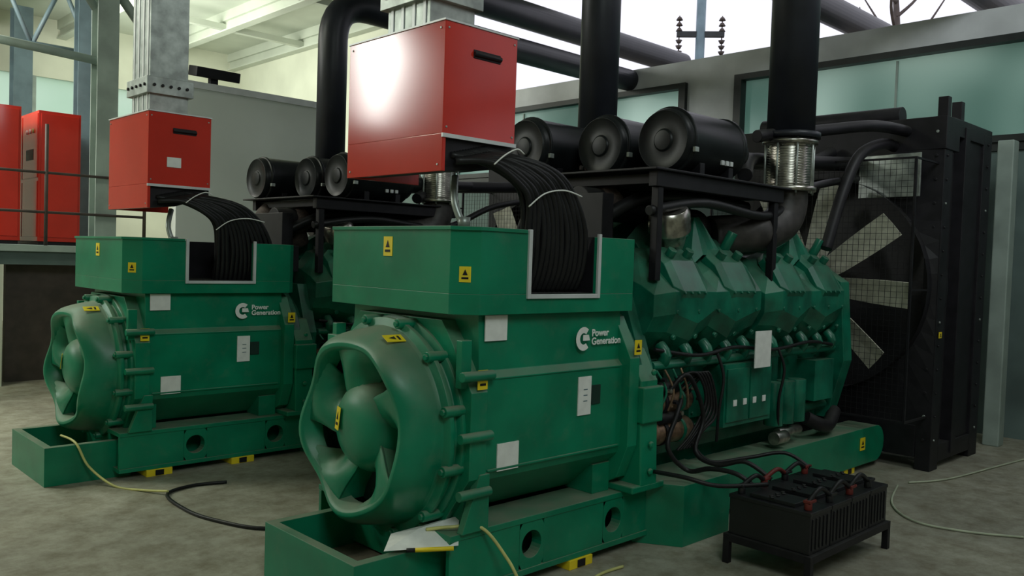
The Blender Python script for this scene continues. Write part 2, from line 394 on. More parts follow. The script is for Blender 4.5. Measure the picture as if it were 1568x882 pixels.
    for sgn in (0,1):
        def Y(y): return y if sgn==0 else 2*YC-y
        dsg=-1 if sgn==0 else 1
        base=[(3.30,1.02),(3.04,1.06),(2.92,1.17),(2.86,1.28),(2.86,1.44),(2.98,1.58),(3.16,1.72),(3.30,1.74)]
        def sec(x,sc,dz,dl=0):
            cy,cz=3.2,1.33
            out=[]
            for i,(y,z) in enumerate(base):
                yy=cy+(y-cy)*sc;zz=cz+(z-cz)*sc
                if i>=5: zz+=dz*(.5 if i==5 else 1)
                if i in (1,2,3): zz+=dl
                out.append((Y(yy),zz))
            return (x,out)
        for gi,(xa,xb) in enumerate(((3.96,5.13),(5.20,6.34))):
            L_=xb-xa
            e.loft([sec(xa,.80,-.12),sec(xa+.12,1,-.06,.03),sec(xa+.30*L_,1,.0,-.03),sec(xa+.48*L_,.97,-.07,.05),sec(xa+.66*L_,1,.08,-.03),sec(xa+.84*L_,.99,.05,.02),sec(xb-.10,1,.03,.04),sec(xb,.80,-.08)],GREEN2)
            for (a0,a1) in ((.10,.40),(.56,.88)):
                xs,xe=xa+L_*a0,xa+L_*a1
                cov=[(2.87,1.38),(2.843,1.44),(2.95,1.62),(3.05,1.70),(3.10,1.66),(3.0,1.5)]
                cov2=[(Y(y),z) for y,z in cov]
                sm_=[(Y(2.96+(y-2.96)*.7),1.54+(z-1.54)*.7) for y,z in cov]
                e.loft([(xs,sm_),(xs+.06,cov2),(xe-.06,cov2),(xe,sm_)],GREEN2)
                for fx in (.25,.75): e.cyl((xs+(xe-xs)*fx,Y(3.0),1.62),(xs+(xe-xs)*fx,Y(2.955),1.685),.03,GREEN2,seg=14)
                for k in range(4): e.bolt((xs+.07+(xe-xs-.14)*k/3,Y(2.85),1.43),(0,dsg,.4),.011,.012,GREEN2)
            for k in range(5):
                cx=xa+.14+.22*k
                e.bolt((cx,Y(2.868),1.32),(0,dsg,0),.014,.014,GREEN2)
                e.bolt((cx+.05,Y(2.93),1.17),(0,dsg,-.4),.018,.02,GREEN2)
                e.tube([(cx,Y(2.98),1.12),(cx,Y(2.93),1.06),(cx+.02,Y(2.99),.98)],.035,GREEN2,seg=10,sub=3)
            pod=[(3.36,1.62),(3.14,1.66),(3.10,1.74),(3.18,1.84),(3.36,1.86)]
            def ps(x,sc,dz): return (x,[(Y(3.28+(y-3.28)*sc),1.70+(z-1.70)*sc+dz) for y,z in pod])
            e.loft([ps(xa+.20,.5,-.05),ps(xa+.38,1,-.02),ps(xa+.60,1,.05),ps(xa+.80,.95,.08),ps(xa+.92,.7,.04),ps(xb-.03,.4,-.08)],GREEN2)
            e.loft([(xa+.52,[(Y(3.02),1.60),(Y(3.14),1.60),(Y(3.16),1.66),(Y(3.04),1.66)]),(xa+.62,[(Y(3.02),1.66),(Y(3.2),1.70),(Y(3.22),1.92),(Y(3.10),1.90)]),(xa+.74,[(Y(3.04),1.66),(Y(3.2),1.70),(Y(3.22),1.90),(Y(3.12),1.88)]),(xa+.86,[(Y(3.05),1.62),(Y(3.14),1.62),(Y(3.16),1.70),(Y(3.06),1.70)])],GREEN2)
            e.cyl((xa+.96,Y(3.1),1.68),(xa+.99,Y(3.04),1.82),.035,GREEN2,seg=12)
        for (r,z,y) in ((.028,1.0,2.96),(.035,.56,3.02)):
            e.tube([(4.0,Y(y),z),(5.2,Y(y),z),(6.3,Y(y),z)],r,GREEN2,sub=1)
    e.prism([(3.0,.45),(3.88,.45),(4.0,.9),(3.95,1.5),(3.6,1.72),(3.28,1.72),(2.93,1.5),(2.88,.9)],'X',6.33,6.47,GREEN2)
    e.cyl((6.47,YC,1.45),(6.9,YC,1.45),.11,BLACK);e.cyl((6.47,YC,.85),(6.6,YC,.85),.22,BLACK)
    e.cyl((6.5,YC,1.45),(6.6,YC,1.45),.2,BLACK)
    e.prism([(3.0,.5),(3.88,.5),(3.95,1.0),(3.8,1.4),(3.08,1.4),(2.93,1.0)],'X',3.88,3.98,GREEN2)
    e.obj(G,.010)
    c=MB("engine_accessories")
    c.box((4.70,2.90,.57),(5.28,3.09,.97),GREEN2);c.box((4.72,2.89,.60),(4.98,2.90,.94),GREEN2);c.box((5.0,2.89,.60),(5.26,2.90,.94),GREEN2)
    for i in range(4): c.box((4.79+.12*i,2.885,.70),(4.83+.12*i,2.89,.74),WHITE)
    for (z,x) in ((.78,3.98),(.60,4.0)):
        c.cyl((x,2.98,z),(x+.38,2.98,z),.075,COPPER,seg=20);c.cyl((x+.38,2.98,z),(x+.42,2.98,z),.055,BLACK,seg=20);c.cyl((x+.05,2.93,z+.09),(x+.24,2.93,z+.09),.035,BLACK)
        c.cyl((x+.1,2.975,z),(x+.13,2.975,z),.08,BLACK,seg=20);c.cyl((x+.28,2.975,z),(x+.3,2.975,z),.08,GREEN2,seg=20)
    for i in range(5):
        x=4.2+.03*i;c.tube([(x,2.93,.92-.03*i),(x+.12,2.86,.95),(x+.2,2.84,.78-.02*i),(x+.08,2.85,.6),(x-.02,2.88,.5)],.009,RUB,seg=8)
    for i in range(7): c.bolt((4.02+.06*i,2.89,.93-.07*(i%4)),(0,-1,0),.014,.025,CHROME if i%2 else BLACK)
    for i in range(4): c.tube([(4.0+.08*i,2.92,.98),(4.05+.07*i,2.88,.86),(4.0+.1*i,2.90,.74)],.007,COPPER if i%2 else GREEN2,seg=8)
    c.tube([(4.0,2.94,1.10),(4.4,2.90,1.05),(4.8,2.90,1.08),(5.3,2.90,1.04),(5.8,2.90,1.07),(6.2,2.92,1.03)],.012,RUB,seg=8)
    c.tube([(4.6,2.90,1.05),(4.62,2.86,.9),(4.58,2.86,.7),(4.6,2.88,.5)],.010,RUB,seg=8)
    c.tube([(5.35,2.90,1.05),(5.38,2.86,.9),(5.36,2.88,.7),(5.4,2.9,.5)],.010,RUB,seg=8)
    for i in range(3): c.cyl((5.42+.16*i,2.95,.50),(5.42+.16*i,2.95,.80),.065,GREEN2,seg=20)
    c.cyl((5.45,2.93,.44),(5.75,2.93,.44),.035,CHROME);c.cyl((5.35,2.9,.42),(5.5,2.9,.42),.045,CHROME)
    c.tube([(5.9,2.95,.5),(6.0,2.9,.45),(6.2,2.92,.42),(6.4,2.97,.5)],.05,BLACK)
    c.box((5.95,2.92,.62),(6.25,3.09,.92),GREEN2)
    c.lathe([(0,.05),(0,.105),(.03,.125),(.14,.13),(.17,.10),(.22,.09)],(4.20,3.02,1.93),(.35,.2,-.75),CHROME,seg=28)
    c.tube([(4.25,3.06,1.85),(4.35,3.12,1.75),(4.4,3.25,1.6)],.10,CHROME)
    c.tube([(4.1,3.5,1.75),(4.05,3.45,1.9),(4.15,3.4,2.0)],.11,WRAP)
    c.tube([(4.1,3.8,1.7),(4.0,3.85,1.95),(4.1,3.9,2.05)],.10,WRAP)
    c.lathe([(0,.0),(0,.13),(.06,.16),(.12,.16),(.16,.12),(.24,.1)],(4.85,3.38,1.82),(1,0,0),CIRON,seg=28)
    c.obj(G,.004)
    w=MB("exhaust_bellows")
    prof=[(0,.10),(0,.19),(.03,.19),(.03,.145)]
    z=.04
    while z<.31: prof+=[(z,.140),(z+.009,.158),(z+.018,.140)];z+=.018
    prof+=[(.33,.145),(.33,.19),(.36,.19),(.36,.10)]
    w.lathe(prof,(5.62,3.02,2.14),(0,0,1),CHROME,seg=36)
    for k in range(8):
        an=k*math.pi/4;w.cyl((5.62+.172*math.cos(an),3.02+.172*math.sin(an),2.12),(5.62+.172*math.cos(an),3.02+.172*math.sin(an),2.52),.008,SILVER,seg=8)
    w.tube([(5.62,3.02,2.14),(5.62,3.02,2.04),(5.57,3.03,1.93),(5.44,3.06,1.86),(5.25,3.1,1.83),(5.0,3.25,1.80)],.135,CIRON,seg=20)
    w.tube([(5.0,4.4,2.5),(5.0,4.3,2.2),(5.0,4.1,1.95),(4.95,3.8,1.8)],.13,CIRON,seg=20)
    w.obj(G)
    r=MB("air_filter_rack")
    for y in (2.93,3.95): r.box((3.95,y,2.04),(5.4,y+.06,2.13),BLACK)
    for x in (4.0,5.3): r.box((x,2.99,2.06),(x+.06,3.95,2.12),BLACK)
    for (x,y) in ((3.98,2.94),(5.3,2.94),(3.98,3.94),(5.3,3.94)): r.box((x,y,1.5),(x+.05,y+.05,2.04),BLACK)
    r.box((3.9,2.9,2.131),(5.45,4.1,2.145),BLACK)
    r.tube([(5.0,3.0,2.2),(5.4,3.2,2.35),(5.9,3.3,2.4),(6.6,3.4,2.45),(7.05,3.4,2.6)],.05,BLACK)
    r.cyl((3.85,3.44,1.95),(4.9,3.44,1.95),.10,BLACK);r.box((3.78,3.1,1.5),(3.9,3.8,1.72),BLACK);r.box((3.80,3.2,1.70),(3.9,3.7,2.0),BLACK)
    r.tube([(3.9,3.3,1.85),(4.2,3.2,2.0),(4.7,3.15,2.03),(5.2,3.1,2.0)],.04,RUB)
    r.tube([(3.95,2.98,1.9),(4.5,2.97,1.98),(5.3,2.98,1.95),(6.0,3.05,2.2),(6.9,3.1,2.35)],.03,RUB)
    r.obj(G,.004)
    af=MB("air_filters")
    for (y,xs) in ((3.12,4.24),(3.62,4.24),(4.10,4.02)):
        z=2.35
        af.lathe([(0,0),(0,.06),(.012,.07),(.012,.165),(0,.18),(.03,.195),(.05,.195),(.055,.21),(.075,.21),(.08,.20),(.60,.20),(.605,.21),(.63,.21),(.635,.19),(.70,.16),(.74,.10),(.85,.09)],(xs,y,z),(1,0,0),FBLACK,seg=40)
        for dz in (-.02,): af.box((xs+.04,y-.215,z-.06+dz),(xs+.08,y-.195,z-.03+dz),SILVER)
        for k in range(3): af.box((xs+.38+.05*k,y-.185,z-.125),(xs+.41+.05*k,y-.17,z-.095),ALU)
        for xx in (xs+.18,xs+.5): af.box((xx,y-.16,2.145),(xx+.05,y+.16,2.22),BLACK)
    af.obj(G,.003)
    fn=MB("cooling_fan");FX=6.80;FZ=1.47
    fn.lathe([(0,0),(0,.12),(.03,.16),(.09,.16),(.10,0)],(FX-.05,YC,FZ),(1,0,0),BLACK,seg=32)
    nb=9
    for k in range(nb):
        a0=math.radians(360/nb*k+24)
        er=Vector((0,math.cos(a0),math.sin(a0)));et=Vector((0,-math.sin(a0),math.cos(a0)));ex=Vector((1,0,0))
        vs=[]
        st=[(.14,.07,40),(.30,.095,32),(.50,.105,26),(.68,.11,23),(.85,.11,20)]
        for (rr,hw,tw) in st:
            t=math.radians(tw);dv=et*math.cos(t)+ex*math.sin(t);nn=ex*math.cos(t)-et*math.sin(t)
            c0=Vector((FX,YC,FZ))+er*rr
            vs+=[c0-dv*hw+nn*.004,c0+nn*.016,c0+dv*hw+nn*.004,c0+dv*hw-nn*.004,c0+nn*.008,c0-dv*hw-nn*.004]
        fs=[]
        for j in range(len(st)-1):
            for i in range(6): fs.append((j*6+i,j*6+(i+1)%6,(j+1)*6+(i+1)%6,(j+1)*6+i))
        fs+=[(0,1,2,3,4,5),tuple(range((len(st)-1)*6,len(st)*6))]
        fn.add(vs,fs,BLADE)
    fn.obj(G)
    q=MB("radiator")
    ya,yb=2.50,4.38;zb,zt=.10,2.83;XA=7.12;XB=8.22
    q.box((7.40,ya+.08,zb+.1),(7.6,yb-.08,zt-.2),CORE)
    q.box((7.6,ya+.02,zb+.1),(XB-.05,ya+.06,zt-.1),BLACK);q.box((7.6,yb-.06,zb+.1),(XB-.05,yb-.02,zt-.1),BLACK)
    for y in (ya,yb-.12):
        q.box((XA,y,0),(XA+.17,y+.12,zt),BLACK);q.box((XB-.2,y,0),(XB,y+.12,zt-.03),BLACK);q.box((7.55,y-.01,0.1),(7.65,y+.13,zt-.03),BLACK)
        q.box((XA+.17,y+.001,zt-.12),(XB,y+.119,zt+.02),BLACK);q.box((XA+.17,y+.001,.06),(XB-.2,y+.119,.2),BLACK)
    q.box((XA-.01,ya-.01,zt-.25),(7.4,yb+.01,zt+.01),BLACK);q.box((XA-.01,ya+.12,.1),(7.3,yb-.12,.36),BLACK);q.box((7.42,ya+.13,zt-.02),(XB-.1,yb-.13,zt+.06),BLACK)
    k=48;rr=.90;cx,cz=YC,1.47
    inn=[(cx+rr*math.cos(2*math.pi*i/k),cz+rr*math.sin(2*math.pi*i/k)) for i in range(k)]
    outp=[]
    for i in range(k):
        c_,s_=math.cos(2*math.pi*i/k),math.sin(2*math.pi*i/k)
        hy=(yb-ya)/2-.01;hz=(zt-cz-.1) if s_>0 else (cz-.2)
        qq=min(hy/max(abs(c_),1e-6),hz/max(abs(s_),1e-6));outp.append((cx+qq*c_,cz+qq*s_))
    vs=[(XA-.03,y,z) for y,z in inn]+[(XA,y,z) for y,z in outp]+[(7.4,YC+(y-YC)*1.02,z) for y,z in inn]+[(7.00,y,z) for y,z in inn]
    fs=[(i,(i+1)%k,k+(i+1)%k,k+i) for i in range(k)]+[(i,(i+1)%k,2*k+(i+1)%k,2*k+i) for i in range(k)]+[(i,(i+1)%k,3*k+(i+1)%k,3*k+i) for i in range(k)]
    q.add(vs,fs,BLACK)
    for i in range(14):
        z=.25+.19*i
        q.bolt((XA+.05,ya,z),(0,-1,0),.010,.012,SILVER if i%5==0 else BLACK);q.bolt((XB-.1,ya,z),(0,-1,0),.012,.012,SILVER if i%5==0 else BLACK);q.bolt((XA,ya+.06,z),(-1,0,0),.014,.012,SILVER if i%6==1 else BLACK)
    for z in (.7,1.3,1.9,2.4): q.box((7.66,ya+.13,z),(7.76,yb-.13,z+.05),BLACK)
    for x in (7.2,7.5): q.box((x,ya+.02,zt+.01),(x+.07,ya+.1,zt+.18),BLACK)
    q.cyl((7.27,ya+.4,zt+.06),(7.27,yb-.2,zt+.06),.08,BLACK)
    q.tube([(6.2,3.0,1.75),(6.4,2.98,2.2),(6.6,2.95,2.5),(6.9,2.9,2.62),(7.15,2.9,2.62)],.045,BLACK)
    q.tube([(5.3,3.1,2.5),(6.0,3.0,2.62),(6.6,2.85,2.72),(7.15,2.8,2.74)],.045,BLACK)
    q.tube([(5.2,3.3,2.35),(6.0,3.3,2.4),(7.15,3.2,2.5)],.06,BLACK)
    q.box((7.04,2.64,2.20),(7.06,3.16,2.55),SILVER,rot=Matrix.Rotation(math.radians(-6),3,'Z'))  # pale tilted plate stands in for light reflecting off the glossy shroud
    q.obj(G,.004)
    gd=MB("fan_guard")
    y=2.56
    while y<4.33: gd.cyl((6.68,y,.45),(6.68,y,2.46),.0018,BLACK,seg=4,caps=False);y+=.045
    z=.45
    while z<2.46: gd.cyl((6.683,2.55,z),(6.683,4.33,z),.0018,BLACK,seg=4,caps=False);z+=.045
    for yy in (2.54,4.33):
        for zz in (.43,1.45,2.46): gd.box((6.69,yy,zz),(7.12,yy+.015,zz+.015),BLACK)
        gd.box((6.67,yy,.43),(6.69,yy+.015,2.475),BLACK)
    gd.box((6.67,2.555,.43),(6.69,4.33,.445),BLACK);gd.box((6.67,2.555,2.46),(6.69,4.33,2.475),BLACK)
    gd.obj(G)
    return G
G1=build_genset()
def dup(root,loc,scale=(1,1,1),shift={}):
    base=root.name.split('.')[0]
    e=empty(base,loc);e.scale=scale
    for ch in list(root.children):
        o=ch.copy();COL.objects.link(o);o.parent=e
        if ch.name in shift: o.location=Vector(o.location)+Vector(shift[ch.name])
    return e
dup(G1,(-.37,3.05,0),(1,1,.955),{"exhaust_bellows":(-.36,0,.04)})
# ================================================================ red busbar enclosures + ducts
def red_box():
    e=empty("busbar_junction_box")
    b=MB("enclosure")
    x0,x1,y0,y1,z0,zm,z1=2.43,2.88,3.0,3.77,1.985,2.155,2.66
    b.box((x0,y0,zm),(x1,y1,z1),RED)
    b.box((x0,y0,z0),(x0+.02,y1,zm),RED);b.box((x0+.02,y1-.02,z0),(x1,y1,zm),RED)
    b.prism([(x0+.02,z0),(x0+.20,z0+.02),(x1,z0+.10),(x1,zm),(x0+.02,zm)],'Y',y0+.02,y1-.021,BLACK)
    b.box((x0+.17,y0-.004,2.52),(x0+.34,y0,2.56),BLACK);b.cyl((x0+.17,y0-.006,2.54),(x0+.34,y0-.006,2.54),.012,BLACK,seg=10)
    for (x,z) in ((x0+.02,z1-.03),(x1-.02,z1-.03),(x0+.02,zm+.03),(x1-.02,zm+.03)): b.bolt((x,y0,z),(0,-1,0),.006,.004,SILVER)
    for (y,z) in ((y0+.03,z1-.03),(y1-.03,z1-.03),(y0+.03,z0+.03),(y1-.03,z0+.03)): b.bolt((x0,y,z),(-1,0,0),.006,.004,SILVER)
    b.obj(e,.005)
    t=MB("trim")
    t.box((x0-.004,y0-.008,zm-.018),(x1+.004,y0+.004,zm),ALU)
    t.box((x0-.006,y0-.006,z1),(x1+.006,y0+.01,z1+.008),ALU);t.box((x0-.006,y0+.01,z1),(x0+.01,y1+.006,z1+.008),ALU)
    t.obj(e)
    d=MB("bus_duct")
    cx,cy=2.66,3.40
    d.box((cx-.2,cy-.22,z1),(cx+.2,cy+.22,z1+.02),SILVER)
    d.box((cx-.14,cy-.17,z1+.02),(cx+.14,cy+.17,6.19+.1),SILVER)
    for zz in (z1+.16,z1+.95,z1+1.8): d.box((cx-.17,cy-.20,zz),(cx+.17,cy+.20,zz+.12),SILVER)
    for yy in (-.13,-.045,.045,.13): d.box((cx-.145,cy+yy-.012,z1+.02),(cx-.14,cy+yy+.012,6.1),ALU)
    for k in range(5):
        d.bolt((cx-.12+.06*k,cy-.20,z1+.22),(0,-1,0),.012,.012,BLACK);d.bolt((cx-.17,cy-.16+.08*k,z1+.22),(-1,0,0),.012,.012,BLACK)
    d.obj(e,.004)
    c=MB("conduit")
    c.tube([(2.66,3.1,1.74),(2.64,3.15,1.86),(2.68,3.2,1.99)],.018,SILVER)
    c.cyl((2.66,3.1,1.738),(2.66,3.1,1.79),.03,SILVER)
    c.obj(e)
    k=MB("power_cables")
    n=13
    for row in range(2):
        for i in range(n):
            s=i/(n-1);j=random.uniform(-.008,.008);j2=random.uniform(-.008,.008)
            dy=.035*row
            k.tube([(2.50+.20*s,2.99+dy,2.085-.05*(1-s)+.03*row),(2.66+.19*s,2.93+dy+j,2.11-.07*(1-s)-.03*s),(2.82+.25*s,2.90+dy,2.02-.055*(1-s)+.02*s+j2),(2.90+.33*s,2.91+dy+j,1.88+.05*s),(2.92+.41*s+j,2.925+dy,1.72+.03*s),(2.925+.43*s,2.95+dy,1.56),(2.93+.42*s,3.0+dy,1.44)],.0165,RUB,seg=8,sub=4)
    k.tube([(2.66,2.90,2.03),(2.72,2.89,2.08),(2.80,2.895,2.115),(2.86,2.91,2.10)],.004,WHITE,seg=6)
    k.tube([(2.88,2.885,1.85),(2.98,2.875,1.92),(3.12,2.875,1.945),(3.26,2.885,1.925)],.004,WHITE,seg=6)
    k.obj(e)
    return e
RB=red_box()
rb2=dup(RB,(-.15,3.05,-.115))
lb=MB("rating_plate");lb.box((2.56,2.992,2.28),(2.66,2.998,2.35),WHITE);o=lb.obj(rb2)
# ================================================================ exhaust pipes
def bend(a,c,b,r,n=8):
    a,c,b=Vector(a),Vector(c),Vector(b);d1=(a-c).normalized();d2=(b-c).normalized()
    out=[a]
    p0=c+d1*r;p2=c+d2*r
    for i in range(n+1):
        t=i/n;out.append((1-t)**2*p0+2*t*(1-t)*c+t*t*p2)
    return out+[b]
def pipe(name,pts,r,flz=()):
    m=MB(name);m.tube(pts,r,PIPE,seg=28,sub=1)
    for (c,d) in flz: c=Vector(c);m.cyl(c,c+Vector(d)*.04,r+.04,PIPE,seg=28)
    return m.obj()
pipe("exhaust_pipe",bend((5.62,3.02,2.505),(5.62,3.02,4.45),(12,3.02,4.45),.4),.165,[((5.62,3.02,2.51),(0,0,1))])
pipe("exhaust_pipe",bend((5.18,4.45,2.2),(5.18,4.45,4.45),(11.5,4.45,4.45),.4),.155)
pipe("exhaust_pipe",bend((4.58,7.42,2.2),(4.58,7.42,4.10),(9.29,7.42,4.10),.4),.145)
pipe("exhaust_pipe",bend((4.89,6.07,2.43),(4.89,6.07,4.62),(4.89,7.63,4.62),.4)+bend((4.89,7.63,4.62),(5.1,7.63,4.62),(10.8,7.63,4.62),.2)[2:],.165)
# ================================================================ battery tray
T=empty("battery_bank")
m=MB("steel_stand")
x0,x1,y0,y1=4.00,4.97,1.94,2.44
for y in (y0,y1-.035): m.box((x0+.035,y,.12),(x1-.035,y+.035,.16),BLACK)
m.box(((x0+x1)/2,y0+.035,.12),((x0+x1)/2+.035,y1-.035,.16),BLACK)
for x in (x0,x1-.035):
    m.box((x,y0+.035,.12),(x+.035,y1-.035,.16),BLACK)
    for y in (y0,y1-.035): m.box((x,y,0),(x+.035,y+.035,.16),BLACK)
m.obj(T,.002)
m=MB("batteries")
for i in range(4):
    xa=x0+.02+.235*i
    m.box((xa,y0+.02,.161),(xa+.22,y1-.02,.37),BATT);m.box((xa-.004,y0+.016,.355),(xa+.224,y1-.016,.375),BATT)
    m.box((xa+.03,y0+.12,.375),(xa+.18,y1-.12,.395),BATT)
    for k,yy in enumerate((y0+.06,y1-.06)):
        rc=(i+k)%2==0
        m.cyl((xa+.05,yy,.375),(xa+.05,yy,.41),.02,REDC if rc else BATT,seg=14)
        m.box((xa+.03,yy-.02,.41),(xa+.10,yy+.02,.425),REDC if rc else BATT)
    for k in range(6): m.cyl((xa+.03+.03*k,(y0+y1)/2+.02*(k%2),.395),(xa+.03+.03*k,(y0+y1)/2+.02*(k%2),.402),.011,BLACK,seg=10)
    for k in range(5): m.box((xa+.02+.04*k,y0+.014,.18),(xa+.03+.04*k,y0+.02,.34),BATT)
for i in range(3):
    xa=x0+.07+.235*i
    m.tube([(xa,y0+.06,.415),(xa+.1,y0+.05,.47),(xa+.23,y0+.06,.415)],.013,RUB,seg=8)
    m.tube([(xa,y1-.06,.415),(xa+.1,y1-.08,.46),(xa+.23,y1-.06,.415)],.013,RUB if i!=1 else REDC,seg=8)
m.obj(T,.004)
m=MB("battery_cables")
m.tube([(4.15,2.36,.41),(4.12,2.45,.46),(4.1,2.6,.46),(4.1,2.75,.42),(4.0,2.82,.55),(4.1,2.84,.72),(4.2,2.88,.8)],.014,RUB,seg=8)
m.tube([(4.35,2.36,.41),(4.3,2.5,.49),(4.25,2.65,.45),(4.25,2.8,.5),(4.35,2.82,.7),(4.2,2.84,.95),(4.1,2.9,.85)],.014,RUB,seg=8)
m.tube([(4.8,2.36,.41),(4.75,2.5,.48),(4.6,2.66,.44),(4.4,2.8,.42),(4.3,2.88,.55)],.012,RUB,seg=8)
m.tube([(4.2,2.3,.42),(3.95,2.45,.42),(3.85,2.6,.45),(3.85,2.8,.44)],.012,RUB,seg=8)
m.obj(T)
# ================================================================ floor cables & paper
def cable(name,pts,r,mt):
    m=MB(name);m.tube(pts,r,mt,seg=8,sub=8);return m.obj()
cable("power_cord",[(2.62,5.45,.012),(2.4,5.5,.012),(2.19,5.39,.012),(2.15,5.0,.012),(2.20,4.71,.012),(2.35,4.40,.012),(2.7,4.25,.012)],.011,RUB)
cable("floor_cable",[(1.85,6.4,.26),(1.84,6.05,.27),(1.9,5.98,.12),(2.0,5.8,.012),(2.1,5.6,.01),(2.2,5.4,.03)],.008,CABY)
cable("floor_cable",[(2.42,3.02,.345),(2.50,2.94,.36),(2.62,2.86,.352),(2.72,2.78,.2),(2.80,2.70,.02),(2.95,2.62,.01),(3.3,2.72,.01),(3.5,2.72,.01)],.008,CABY)
cable("floor_cable",[(6.45,2.48,.01),(5.9,2.3,.01),(5.61,2.04,.01),(5.65,1.75,.01),(5.82,1.48,.01)],.007,CABW)
cable("floor_cable",[(6.6,2.46,.01),(6.97,2.31,.01),(7.8,2.2,.01),(8.6,2.1,.01)],.007,CABW)
m=MB("paper_sheet")
m.add([(2.20,3.04,.285),(2.34,3.18,.30),(2.60,3.00,.38),(2.48,2.86,.30),(2.40,3.05,.345)],[(0,4,1),(0,3,4),(3,2,4),(2,1,4)],WHITE)
m.cyl((2.31,2.955,.29),(2.44,2.845,.30),.010,YEL,seg=10);m.cyl((2.28,2.98,.289),(2.31,2.955,.29),.010,BLACK,seg=10);m.obj()
# ================================================================ ROOM
def simple(name,parts,mt=None,bevel=0):
    m=MB(name)
    for a in parts: m.box(a[0],a[1],a[2] if len(a)>2 else mt)
    return m.obj(None,bevel)
simple("floor",[((-5,-5,-.1),(9.4,19.6,0))],FL)
simple("outside_ground",[((9.41,-60,-.3),(90,90,-.12))],GROUND)
XW=9.3;WT=3.95
simple("wall_east",[((XW,-5,0),(XW+.15,13,2.9),WTEAL),((XW,-5,WT),(XW+.25,13,4.24),WGREY),((XW,5.75,2.9),(XW+.15,6.47,WT),WGREY),((XW-.03,-5,2.82),(XW,13,2.9),FRAME),((XW,12.6,2.9),(XW+.15,13,WT),WGREY),
   ((XW,13,0),(XW+.2,19.4,6.2),WCREAM)])
def window(name,ya,yb,za,zb,nx,mt,X=XW+.06):
    m=MB(name)
    m.box((X,ya,za),(X+.02,yb,zb),mt)
    for y in (ya,yb-.10): m.box((X-.12,y,za),(X-.001,y+.10,zb),FRAME)
    for z in (za,zb-.07): m.box((X-.12,ya+.1,z),(X-.001,yb-.1,z+.07),FRAME)
    for i in range(1,nx): y=ya+(yb-ya)*i/nx;m.box((X-.03,y-.01,za+.09),(X-.001,y+.01,zb-.09),STEELG)
    return m.obj()
window("window_1",-2.0,5.75,2.9,WT,4,GLASS);window("window_2",6.47,12.6,2.9,WT,4,GLASS)
simple("wall_north",[((-5,19.4,0),(9.3,19.6,2.6)),((-5,19.4,5.0),(9.3,19.6,6.2)),((8,19.4,2.6),(9.3,19.6,5.0)),((-5,19.4,2.6),(3,19.6,5.0))],WCREAM)
m=MB("window_3");m.box((3,19.45,2.6),(8,19.47,5.0),GLASS2)
for i in range(6): m.box((3+i-.04,19.38,2.6),(3+i+.04,19.44,5.0),STEELG)
m.box((3,19.37,3.8),(8,19.44,3.86),STEELG);m.obj()
simple("wall_west",[((-5.2,-5,0),(-5,19.4,6.2))],WCREAM)
simple("wall_south",[((-5,-5.2,0),(9.3,-5,6.2))],WCREAM)
simple("ceiling",[((-5.2,-5.2,6.2),(9.5,19.6,6.35))],CEIL)
m=MB("roof_beams")
for x in (1.5,3.5,5.5,7.5,9.2):
    m.box((x-.08,-5,6.02),(x+.08,19.4,6.2),CEIL);m.box((x-.02,-5,5.85),(x+.02,19.4,6.02),CEIL);m.box((x-.09,-5,5.82),(x+.09,19.4,5.85),CEIL)
for y in (13,16): m.box((-5,y,5.86),(9.3,y+.12,5.97),CEIL)
m.obj()
m=MB("partition_wall_panel");m.box((4.1,10,0),(6.0,10.12,3.55),PANEL);m.box((4.08,9.98,3.5),(6.02,10.14,3.58),ALU);m.obj()
m=MB("floodlight");m.box((4.3,9.95,3.66),(4.85,10.2,3.78),BLACK,rot=Matrix.Rotation(.2,3,'X'));m.box((4.5,10.02,3.58),(4.6,10.1,3.68),BLACK);m.obj(None,.01)
m=MB("mezzanine_platform")
m.box((-1,10.6,1.35),(4.05,17,1.57),WTEAL);m.box((-1,10.55,1.5),(4.05,10.6,1.57),STEELG)
m.box((2.55,10.9,0),(4.0,11.0,1.35),RAIL);m.box((1.2,10.6,0),(2.45,10.75,1.35),WCREAM);m.box((3.9,10.6,0),(4.05,10.8,1.35),WTEAL)  # brown sheet paints the shade of the recess under the platform
m.obj()
m=MB("guard_railing")
for x in (1.6,2.9,4.0): m.cyl((x,10.7,1.571),(x,10.7,2.95),.02,RAIL,seg=10)
for z in (1.95,2.4): m.cyl((1.0,10.7,z),(4.0,10.7,z),.016,RAIL,seg=10)
m.obj()
def icol(m,x,y,z0,z1,w,mt):
    m.box((x-w/2,y-w/2,z0),(x+w/2,y-w/2+.02,z1),mt);m.box((x-w/2,y+w/2-.02,z0),(x+w/2,y+w/2,z1),mt);m.box((x-.015,y-w/2+.02,z0),(x+.015,y+w/2-.02,z1),mt)
m=MB("steel_column");icol(m,3.56,10.85,1.571,5.8,.24,STEELG);m.obj()
m=MB("steel_column");icol(m,4.35,14.2,0,5.8,.22,STEELB);m.obj()
m=MB("steel_column");icol(m,4.25,17.3,0,5.8,.3,STEELB);m.obj()
m=MB("steel_column");m.box((8.70,2.46,0),(8.85,2.60,2.84),STEELG);m.obj(None,.01)
m=MB("roof_truss")
for y in (14.5,):
    m.cyl((2,y,4.6),(4.6,y,4.6),.06,STEELB,seg=8);m.cyl((2,y,5.6),(4.6,y,5.6),.06,STEELB,seg=8)
    for i in range(3): m.cyl((2+.85*i,y,4.6),(2.42+.85*i,y,5.6),.035,STEELB,seg=8);m.cyl((2.42+.85*i,y,5.6),(2.85+.85*i,y,4.6),.035,STEELB,seg=8)
m.cyl((3.5,10.85,4.9),(4.3,10.85,3.9),.06,STEELG,seg=8)
m.cyl((3.45,10.85,4.4),(2.6,10.85,5.6),.05,STEELG,seg=8)
